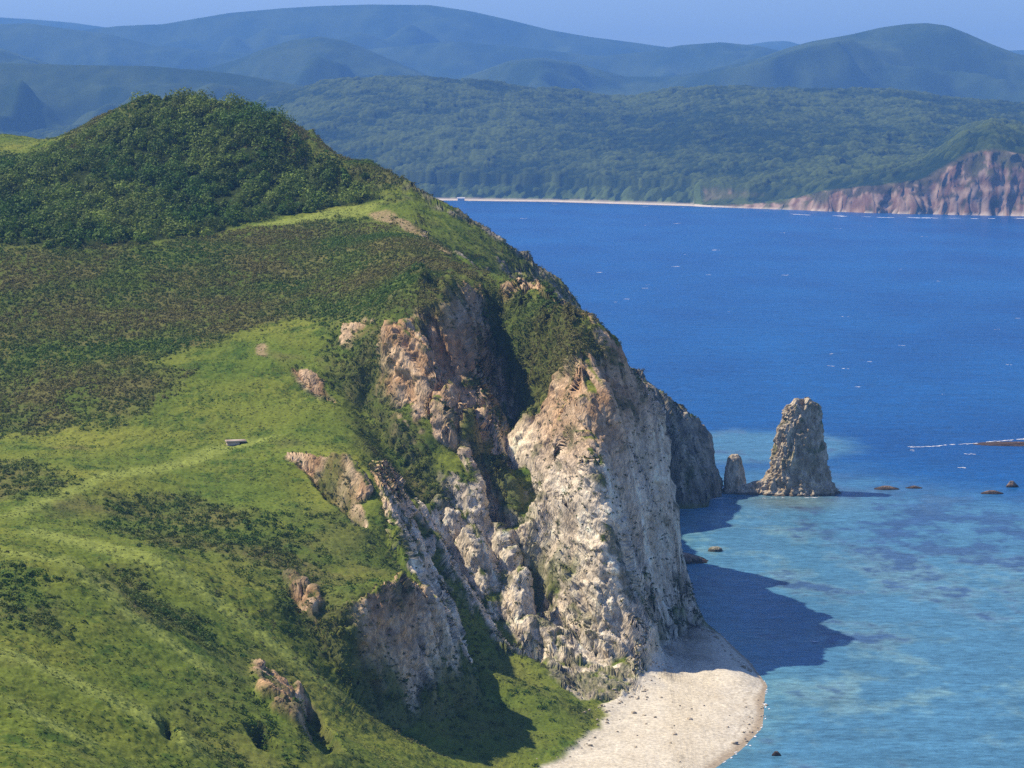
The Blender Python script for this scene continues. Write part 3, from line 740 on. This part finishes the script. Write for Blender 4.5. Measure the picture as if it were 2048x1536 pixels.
# stones fallen from the cliff onto the beach and the apron
ico_v, ico_f = [], []
t_ = (1 + 5 ** .5) / 2
base_v = np.array([(-1,t_,0),(1,t_,0),(-1,-t_,0),(1,-t_,0),(0,-1,t_),(0,1,t_),(0,-1,-t_),(0,1,-t_),(t_,0,-1),(t_,0,1),(-t_,0,-1),(-t_,0,1)]) / 1.9
base_f = np.array([(0,11,5),(0,5,1),(0,1,7),(0,7,10),(0,10,11),(1,5,9),(5,11,4),(11,10,2),(10,7,6),(7,1,8),(3,9,4),(3,4,2),(3,2,6),(3,6,8),(3,8,9),(4,9,5),(2,4,11),(6,2,10),(8,6,7),(9,8,1)])
for (pa, pb, n_, sp_) in [((1228,1398,3),(1290,1380,3),60,2.2), ((1290,1370,3),(1372,1262,4),70,2.0), ((1180,1440,3),(1230,1405,3),26,2.0), ((1090,1525,3),(1185,1475,3),22,1.8), ((1500,1345,1),(1395,1250,1),60,1.2), ((1480,1490,.5),(1526,1400,.5),30,1.0), ((1250,1480,2),(1450,1420,1),26,9.)]:
    a_, b_ = np.array(P(*pa)), np.array(P(*pb))
    for i in range(n_):
        q = a_ + (b_ - a_) * rng.random(); x, y = q[0] + rng.normal(0, sp_), q[1] + rng.normal(0, sp_ * 1.4)
        z = float(base_z(np.array([x]), np.array([y]))[0])
        if z < -.3 or z > 9: continue
        r = rng.uniform(.12, .5) * (1 if rng.random() < .85 else 2.0)
        v = base_v * rng.uniform(.7, 1.2, (12, 1)) * r * np.array([1, 1, .7]) + np.array([x, y, z + .1 * r])
        ico_f.append(base_f + 12 * len(ico_v)); ico_v.append(v)
o = link_mesh('fallen_stones', np.concatenate(ico_v), np.concatenate(ico_f), rock_mats, smooth=False, cols={'tint': np.repeat(rng.uniform(.6, 1.1, (len(ico_v), 1)) * col(.5, .42, .31)[None], 12, 0)})
tag(o, kind='stuff')

# ------------------------------------------------------------------ small built things
def box(x0, x1, y0, y1, z0, z1):
    v = [(x, y, z) for z in (z0, z1) for (x, y) in ((x0, y0), (x1, y0), (x1, y1), (x0, y1))]
    f = [(0, 3, 2, 1), (4, 5, 6, 7), (0, 1, 5, 4), (1, 2, 6, 5), (2, 3, 7, 6), (3, 0, 4, 7)]
    return v, f
def boxes(name, bl, mat, parent=None):
    V, Fc = [], []
    for b_ in bl:
        v, f = box(*b_); n0 = len(V); V += v; Fc += [tuple(i + n0 for i in q) for q in f]
    o = link_mesh(name, np.array(V), np.array(Fc), mat, smooth=False, parent=parent)
    bv = o.modifiers.new('edge', 'BEVEL'); bv.width = .04; bv.segments = 2
    return o
def empty(name, loc, rz=0):
    o = bpy.data.objects.new(name, None); o.location = loc; o.rotation_euler = (0, 0, rz); C.objects.link(o); return o
conc, nt, b = new_mat('weathered_concrete', .9)
nzt = nt.nodes.new('ShaderNodeTexNoise'); nzt.inputs['Scale'].default_value = 1.5; nzt.inputs['Detail'].default_value = 6
rp = nt.nodes.new('ShaderNodeValToRGB'); rp.color_ramp.elements[0].color = (.30, .22, .17, 1); rp.color_ramp.elements[1].color = (.62, .52, .43, 1)
rp.color_ramp.elements[0].position = .35; rp.color_ramp.elements[1].position = .65
nt.links.new(nzt.outputs['Fac'], rp.inputs[0]); nt.links.new(rp.outputs[0], b.inputs['Base Color'])
dark, nt, b = new_mat('shade_and_window_dark', .9); b.inputs['Base Color'].default_value = (.06, .055, .05, 1)  # near-black colour for the shade under the shelter roof and the house windows
g = ground(472, 888)
sh = tag(empty('concrete_shelter', (g[0], g[1], g[2] - .3), .25), 'low concrete shelter with a pale flat roof on the green terrace', 'shelter')
boxes('roof', [(-3.0, 2.9, -1.7, 1.7, 1.05, 1.42)], conc, sh)
boxes('wall', [(-2.7, .9, -1.5, 1.5, -.8, 1.047), (2.2, 2.7, 1.1, 1.5, -.8, 1.047)], conc, sh)
boxes('roof_shade', [(.903, 2.1, .2, 1.3, -.8, 1.04)], dark, sh)  # dark block standing in for the shade below the roof's open side

whitew, nt, b = new_mat('whitewash', .8); b.inputs['Base Color'].default_value = (.75, .72, .68, 1)
redr, nt, b = new_mat('roof_sheet', .7); b.inputs['Base Color'].default_value = (.78, .74, .7, 1)
hx, hy, hz_ = P(922, 398.5, 3.2)
ho = tag(empty('beach_house', (hx, hy, 2.2), .1), 'tiny white house at the left end of the far sandy beach', 'house')
boxes('wall', [(-7, 7, -3, 3, -2, 3.0)], whitew, ho)
V = [(-7.6, -3.6, 2.9), (7.6, -3.6, 2.9), (7.6, 3.6, 2.9), (-7.6, 3.6, 2.9), (-7.6, 0, 5.0), (7.6, 0, 5.0)]
me = bpy.data.meshes.new('roof'); me.from_pydata(V, [], [(0, 1, 5, 4), (2, 3, 4, 5), (0, 4, 3), (1, 2, 5), (3, 2, 1, 0)]); me.materials.append(redr)
ro = bpy.data.objects.new('roof', me); ro.parent = ho; C.objects.link(ro)
for wx0 in (-4.2, 2.8): boxes('window', [(wx0, wx0 + 1.4, -3.06, -2.9, .6, 2.0)], dark, ho)

# ------------------------------------------------------------------ the far shore and the mountains
forest_mat = attr_mat('forest_canopy', .95, .05, .12, .8, 1.2)
farrock_mat = forest_mat
CU = np.linspace(-160, 2200, 1080); S_ = slopes(CU, 400)[0]
shore_v = np.interp(CU, [-160, 870, 1100, 1400, 1600, 1750, 1900, 2048, 2200], [396, 401, 404, 413, 420, 426, 429, 432, 436])
Y0 = -H / slopes(CU, shore_v)[1]
crest_v = np.interp(CU, [-160, 300, 420, 560, 650, 730, 850, 960, 1100, 1250, 1400, 1500, 1650, 1800, 1950, 2048, 2200], [270, 262, 235, 200, 181, 173, 168, 177, 190, 201, 189, 183, 187, 194, 207, 214, 225])
Hc = np.interp(CU, [-160, 1380, 1430, 1500, 1560, 1610, 1650, 1700, 1760, 1800, 1840, 1890, 1930, 1980, 2048, 2200], [0, 0, 6, 10, 15, 27, 37, 43, 50, 54, 60, 84, 104, 112, 102, 90])
ycr = 6300.
tr = np.concatenate([np.linspace(-60, 0, 8, endpoint=False), np.linspace(0, 130, 70, endpoint=False), np.linspace(130, 2300, 440, endpoint=False), np.linspace(2300, 3400, 40)])
Xf = np.zeros((len(tr), len(CU))); Yf = np.zeros_like(Xf); Zf = np.zeros_like(Xf); Kf = np.zeros_like(Xf)
cpath = ridged(CU / 75., CU * 0 + 2.2, .7, 3) - .5
for c in range(len(CU)):
    yc = ycr - Y0[c]
    yy = Y0[c] + tr
    jag = 12 * cpath[c] * min(1, Hc[c] / 40.)
    d_ = tr + jag
    t = np.clip(tr / yc, 0, 1)
    vt = shore_v[c] - 4 + (crest_v[c] - shore_v[c] + 4) * (t ** .62)
    zv = H + slopes(CU[c], vt)[1] * np.minimum(yy, ycr)
    flat = 2.6 + .012 * tr
    hill_z = np.maximum(flat, zv) if Hc[c] < 1 else zv
    hill_z = np.where(tr < 90, np.minimum(hill_z, flat + np.clip(tr - 45, 0, 99) * .4), hill_z) if Hc[c] < 1 else hill_z
    cl = Hc[c] * sstep(-4, 9 + .42 * Hc[c], d_) ** .8
    z = np.where(d_ < 0, -3., 0) + np.where(d_ >= 0, np.maximum(cl, .2), 0) if Hc[c] >= 1 else np.clip(tr * .09, -3, 2.6)
    blend = sstep(30, 420, tr)
    hz2 = np.maximum(hill_z, Hc[c] * np.clip(1.0 + .05 * tr / 100, 0, 1.2) * (d_ > 0))
    z = np.where(tr > 30, z * (1 - sstep(30, 70, d_)) + hz2 * sstep(30, 70, d_), z)
    z = np.where(yy > ycr, z - (yy - ycr) * .12, z)
    Xf[:, c] = S_[c] * yy; Yf[:, c] = yy; Zf[:, c] = z
    Kf[:, c] = 0
tg = tr[:, None] + 0 * Xf
up = sstep(60, 500, tg) * sstep(2600, 1800, tg)
Zf += up * (16 * ridged(Xf / 520 + 3, Yf / 700, .3, 3) - 10 + 5 * fbm(Xf / 120, Yf / 150, 2.2, 2))
nf_ = normals(Xf, Yf, Zf)[..., 2]
cliffm = sstep(.80, .62, nf_) * (Hc[None, :] > 3) * (tg < 260)
sand = (1 - cliffm) * sstep(3.4, 2.0, Zf) * (tg < 70)
cd, cr = cells(Xf, Yf, 11.0)
can = sstep(35, 75, tg) * (1 - cliffm) * (1 - sand)
cd2, cr2 = cells(Xf + 50 + 9 * pn(Xf / 30, Yf / 30, .5), Yf, 38.0)
Zf += can * ((1 - np.clip(cd, 0, 1) ** 2) * (3 + 4 * cr) + (1 - np.clip(cd2, 0, 1) ** 2) * 9 * cr2 + 4)
rel = cliffm * (13.0 * (ridged(Xf / 75 + .5 * pn(Xf / 60, Yf / 60, Zf / 40), Yf / 75, Zf / 110, 4) - .5) + 5 * (cells(Xf + .4 * Yf, Zf * .8, 16.)[1] - .5) + 2.5 * (cells(Xf + .4 * Yf, Zf, 7.)[1] - .5))
Xf += rel * .5; Yf -= rel * .8
bigf = fbm(Xf / 300, Yf / 400, 1.5, 3)
fc = mix(col(.010, .026, .005), col(.075, .10, .020), np.clip(.42 + 1.0 * bigf + .8 * (cr - .5) + .8 * (cr2 - .5), 0, 1))
lowveg = sstep(95, 45, tg) * (Hc[None, :] < 3)
fc = mix(fc, col(.12, .17, .04), lowveg * .7 * sstep(.3, .7, cr))
fc = mix(fc, mix(col(.21, .115, .07), col(.44, .30, .20), np.clip(.5 + 2 * fbm(Xf / 14, Yf / 14, Zf / 20, 3), 0, 1)), cliffm * (1 - .75 * sstep(.0, .25, fbm(Xf / 22, Yf / 22, Zf / 12 + 4, 3) + sstep(.4, .95, Zf / (Hc[None, :] + 1)) * .5 - .1)))
fc = mix(fc, col(.66, .55, .42), sand)
fc = mix(fc, col(.10, .08, .06), sstep(.6, .1, Zf) * (Zf > -1))
o = link_mesh('far_shore', np.stack([Xf, Yf, Zf], -1).reshape(-1, 3), grid_faces(*Xf.shape), forest_mat, cols={'tint': np.clip(fc, .01, .7).reshape(-1, 3)})
tag(o, kind='structure')

def ridge(name, crest, Yc, depth, relief, rscale, seed, foot=60, color=(col(.02, .04, .008), col(.06, .085, .018)), ncol=760, nrow=150):
    U = np.linspace(-260, 2310, ncol); s_ = slopes(U, 200)[0]
    cv = np.interp(U, [a for a, _ in crest], [b_ for _, b_ in crest])
    kk = np.hanning(9); kk /= kk.sum(); cv = np.convolve(np.pad(cv, 4, 'edge'), kk, 'valid')
    tt = np.linspace(-1, .5, nrow)[:, None]
    yy = Yc + depth * tt + 0 * U[None]
    zc = (H + slopes(U, cv)[1] * Yc)[None]
    prof = np.where(tt < 0, 1 - np.abs(tt) ** 1.25, 1 - (tt * 1.2) ** 1.5)
    xx = s_[None] * yy
    z = foot + (zc - foot) * prof
    r = .9 + 2.2 * (fbm(xx / rscale + seed, yy / (rscale * 1.2), seed, 4) - .12) - .9 * np.abs(pn(xx / rscale * 1.7 + seed, yy / rscale, 3.3))
    z = z + relief * (r - .9) * np.clip(np.abs(tt) * 2.2, 0, 1) * np.clip((zc - foot) / 250, .2, 1.6)
    z = z + relief * .05 * fbm(xx / (rscale * .1), yy / (rscale * .1), seed, 3)
    cap_z = H + slopes(U, cv)[1][None] * yy
    z = np.minimum(z, cap_z - 6 - relief * .25 * np.abs(np.minimum(tt, 0)))
    z = np.where(np.abs(tt) < .02, np.minimum(z, zc), z)
    c_ = mix(color[0], color[1], np.clip(.45 + 1.5 * fbm(xx / 300, yy / 400, seed + 2, 4, .65), 0, 1))
    o = link_mesh(name, np.stack([xx, yy, z], -1).reshape(-1, 3), grid_faces(*xx.shape), forest_mat, cols={'tint': c_.reshape(-1, 3)})
    return tag(o, kind='structure')

ridge('hills', [(-260,112),(0,122),(150,126),(300,128),(450,141),(560,158),(660,182),(760,215),(900,235),(1400,240),(2310,245)], 7500, 1100, 110, 600, 1.3, foot=60)
ridge('hills', [(-260,86),(0,92),(60,112),(150,138),(300,142),(420,132),(470,118),(520,98),(580,78),(640,70),(690,78),(740,98),(800,124),(860,150),(900,160),(960,140),(1020,118),(1080,112),(1150,122),(1250,150),(1340,150),(1400,140),(1460,126),(1520,112),(1570,94),(1620,80),(1700,66),(1760,52),(1810,45),(1850,43),(1890,48),(1930,63),(1980,85),(2030,104),(2100,118),(2310,140)], 10200, 2000, 165, 900, 4.7, foot=60, ncol=900, nrow=220)
ridge('mountains', [(-260,44),(0,46),(60,44),(130,54),(220,66),(300,86),(420,100),(600,110),(900,80),(1000,88),(1200,110),(1300,100),(1360,88),(1440,82),(1520,90),(1600,110),(2310,160)], 12800, 1900, 220, 1100, 8.2, foot=60)
ridge('mountains', [(-260,60),(150,60),(240,50),(330,46),(400,34),(460,24),(560,15),(640,10),(740,7),(860,8),(940,20),(1020,38),(1100,58),(1180,72),(1260,82),(1330,92),(1500,110),(2310,150)], 14800, 2200, 230, 1300, 2.9, foot=60)
ridge('mountains', [(-260,34),(0,33),(80,38),(150,44),(260,60),(1400,110),(1470,92),(1530,82),(1570,80),(1620,92),(1900,110),(2000,100),(2060,98),(2310,104)], 19000, 1500, 100, 1500, 6.1, foot=60)
# low land joining the ranges, one sheet out to the last of them
o = link_mesh('ground', np.array([(-9000, 6300, 30), (9000, 6300, 30), (9000, 20500, 30), (-9000, 20500, 30)]), np.array([[0, 1, 2, 3]]), forest_mat, cols={'tint': np.tile(col(.04, .06, .015), (4, 1))})
tag(o, kind='structure')
o = link_mesh('sea_floor', np.array([(-9000, -400, -16), (9000, -400, -16), (9000, 9000, -16), (-9000, 9000, -16)]), np.array([[0, 1, 2, 3]]), mat_land, cols={'tint': np.tile(col(.2, .18, .12), (4, 1))})
tag(o, kind='structure')

# ------------------------------------------------------------------ sea
WU = np.linspace(-200, 2250, 900); ws = slopes(WU, 900)[0]
WY = np.concatenate([np.linspace(300, 1250, 1000), np.exp(np.linspace(math.log(1252), math.log(6500), 300))])
WX, WYY = ws[None] * WY[:, None], WY[:, None] + 0 * ws[None]
def blob(x, y, cx_, cy_, rx, ry, rot=0.):
    c_, s_ = math.cos(rot), math.sin(rot)
    a = ((x - cx_) * c_ + (y - cy_) * s_) / rx; b_ = (-(x - cx_) * s_ + (y - cy_) * c_) / ry
    return np.exp(-(a * a + b_ * b_))
n1 = fbm(WX / 30, WYY / 42, 1.2, 5, .65); n2 = fbm(WX / 7, WYY / 11, 6.2, 4, .6)
sh_ = sstep(1110, 950, WYY + 40 * n1 + np.clip(WX - 130, 0, 300) * 1.25)          # sandy shallows of the bay
sh_ = np.maximum(sh_, .95 * sstep(.25, .6, blob(WX, WYY, 112, 1120, 52, 62, -.5) + .12 * n1))
weed = sstep(-.12, .42, n1 * .9 + .45 * n2 - .12 + .55 * blob(WX, WYY, 165, 900, 55, 70) + .3 * blob(WX, WYY, 170, 1050, 60, 60) - .5 * blob(WX, WYY, 80, 880, 32, 60) - .35 * blob(WX, WYY, 110, 640, 60, 60)) * sh_
pale = sstep(-.05, .60, n1 + .35 * n2 + .25 * blob(WX, WYY, 150, 800, 60, 50) + .2 * blob(WX, WYY, 130, 620, 60, 40))
deep = mix(col(.002, .066, .235), col(.005, .098, .30), np.clip(.5 + 1.2 * fbm(WX / 150, WYY / 300, 3, 3), 0, 1))
tq = mix(col(.075, .215, .33), col(.17, .325, .36), pale)
wc = mix(deep, tq, sh_)
wc = mix(wc, col(.035, .085, .21), weed * .85)
coastd = sstep(18, 0, np.abs(WX - np.interp(WYY, [560, 600, 645, 700, 735, 800, 900, 957], [47, 62, 68, 63, 57, 58, 57, 64]))) * (WYY < 960)
wc = mix(wc, col(.12, .30, .33), coastd * .35)
wc = mix(wc, col(.16, .20, .15), .65 * blob(WX, WYY, 112, 955, 22, 20) * (WYY < 985))
m, nt, b = new_mat('sea_water', .3, .2)
b.inputs['IOR'].default_value = 1.33
N, L = nt.nodes, nt.links
at = N.new('ShaderNodeAttribute'); at.attribute_name = 'tint'
geo = N.new('ShaderNodeNewGeometry')
def noise(scale, st, det, rough=.6):
    mp = N.new('ShaderNodeMapping'); mp.inputs['Scale'].default_value = st; mp.inputs['Rotation'].default_value = (0, 0, .12)
    L.new(geo.outputs['Position'], mp.inputs['Vector'])
    nz = N.new('ShaderNodeTexNoise'); nz.inputs['Scale'].default_value = scale; nz.inputs['Detail'].default_value = det; nz.inputs['Roughness'].default_value = rough
    L.new(mp.outputs[0], nz.inputs['Vector']); return nz
w1 = noise(.42, (.5, 1, 1), 7, .7); w2 = noise(.09, (.4, 1, 1), 5)
mr = N.new('ShaderNodeMapRange'); mr.inputs['From Min'].default_value = .3; mr.inputs['From Max'].default_value = .7; mr.inputs['To Min'].default_value = .55; mr.inputs['To Max'].default_value = 1.42
L.new(w1.outputs['Fac'], mr.inputs['Value'])
sc_ = N.new('ShaderNodeVectorMath'); sc_.operation = 'SCALE'
mr2 = N.new('ShaderNodeMapRange'); mr2.inputs['From Min'].default_value = .3; mr2.inputs['From Max'].default_value = .7; mr2.inputs['To Min'].default_value = .8; mr2.inputs['To Max'].default_value = 1.2
L.new(w2.outputs['Fac'], mr2.inputs['Value'])
mm = N.new('ShaderNodeMath'); mm.operation = 'MULTIPLY'; L.new(mr.outputs[0], mm.inputs[0]); L.new(mr2.outputs[0], mm.inputs[1])
L.new(at.outputs['Color'], sc_.inputs[0]); L.new(mm.outputs[0], sc_.inputs['Scale'])
L.new(sc_.outputs[0], b.inputs['Base Color'])
bp = N.new('ShaderNodeBump'); bp.inputs['Strength'].default_value = .8; bp.inputs['Distance'].default_value = 1.1
L.new(w1.outputs['Fac'], bp.inputs['Height'])
bp2 = N.new('ShaderNodeBump'); bp2.inputs['Strength'].default_value = .5; bp2.inputs['Distance'].default_value = 2.5
L.new(w2.outputs['Fac'], bp2.inputs['Height']); L.new(bp.outputs[0], bp2.inputs['Normal'])
L.new(bp2.outputs[0], b.inputs['Normal'])
water = link_mesh('sea', np.stack([WX, WYY, 0 * WX], -1).reshape(-1, 3), grid_faces(*WX.shape), m, cols={'tint': wc.reshape(-1, 3)})
tag(water, kind='structure')
# surf: thin broken foam lying on the water
foamm, nt, b = new_mat('foam', .8); b.inputs['Base Color'].default_value = (.8, .82, .84, 1)
FV, FF = [], []
def patch(x, y, lx, ly, rot):
    k = 9; n0 = len(FV)
    c_, s_ = math.cos(rot), math.sin(rot)
    for i in range(k):
        a = 2 * math.pi * i / k; r = rng.uniform(.45, 1.1)
        px_, py_ = lx * r * math.cos(a), ly * r * math.sin(a)
        FV.append((x + px_ * c_ - py_ * s_, y + px_ * s_ + py_ * c_, .06 + .004 * (len(FF) % 9)))
    for i in range(1, k - 1): FF.append((n0, n0 + i, n0 + i + 1))
def surf(px, nper, lx, ly, spread):
    q = [P(u, v, 0) for (u, v) in px]
    for a, b_ in zip(q[:-1], q[1:]):
        dx, dy = b_[0] - a[0], b_[1] - a[1]; L0 = math.hypot(dx, dy); n_ = max(1, int(L0 * nper))
        for i in range(n_):
            if rng.random() < .3: continue
            t = rng.random()
            patch(a[0] + dx * t + rng.normal(0, spread), a[1] + dy * t + rng.normal(0, spread), lx * rng.uniform(.4, 1.2), ly * rng.uniform(.5, 1.3), math.atan2(dy, dx) + rng.normal(0, .15))
surf([(1352,1009),(1378,1005),(1412,999),(1450,996)], .9, 1.8, .5, .4)
surf([(1450,997),(1520,996),(1600,996),(1690,994)], .5, 1.2, .3, .3)
surf([(1818,894),(1860,893),(1900,890),(1950,887),(1990,883),(2048,878)], 1.3, 2.2, .55, .8)
surf([(1812,902),(1850,900)], .3, 1.5, .5, .8)
surf([(1580,428),(1620,430),(1700,433),(1780,435),(1850,436),(1930,437),(2048,437),(2150,439)], .07, 16, 6, 5)
surf([(1100,408),(1300,413),(1400,416),(1560,423)], .02, 12, 3, 3)
surf([(1532,1372),(1526,1450),(1484,1502),(1432,1538)], .5, .8, .25, .4)
surf([(1395,1237),(1430,1259),(1471,1299),(1501,1326),(1532,1370)], .35, .8, .2, .4)
surf([(1480,1270),(1560,1278),(1700,1290)], .15, 2.2, .3, .8)
for i in range(30):
    u = rng.uniform(950, 2048); v = 435 + 420 * rng.random() ** 1.3
    if u < 1060 + (v - 435) * 1.0: continue
    x, y, _ = P(u, v, 0); s = rng.uniform(.35, .9) * y / 1500
    for k in range(3): patch(x + rng.normal(0, 2 * s), y + rng.normal(0, 1.5 * s), 1.5 * s, .9 * s, rng.normal(0, .3))
for (u, v) in [(1356,447),(1432,500),(1943,908),(1925,935),(1255,598),(1200,545),(1040,437),(1345,533)]:
    x, y, _ = P(u, v, 0); s = .7 * y / 1400
    for k in range(4): patch(x + rng.normal(0, 2.5 * s), y + rng.normal(0, 1.5 * s), 2 * s, 1.1 * s, rng.normal(0, .3))
o = link_mesh('surf_foam', np.array(FV), np.array(FF), foamm, smooth=False); tag(o, kind='stuff')

# ------------------------------------------------------------------ the air
v_, f_ = box(-9500, 9500, -600, 21500, -17.5, 955)
o = link_mesh('haze', np.array(v_), np.array(f_), None, smooth=False)
hm = bpy.data.materials.new('haze'); hm.use_nodes = True
hm.node_tree.nodes.remove(hm.node_tree.nodes['Principled BSDF'])
pv = hm.node_tree.nodes.new('ShaderNodeVolumePrincipled')
pv.inputs['Color'].default_value = (.20, .47, .97, 1)
pv.inputs['Density'].default_value = 7.5e-5
pv.inputs['Anisotropy'].default_value = 0.0
hm.node_tree.links.new(pv.outputs[0], hm.node_tree.nodes['Material Output'].inputs['Volume'])
o.data.materials.append(hm)
tag(o, kind='stuff')
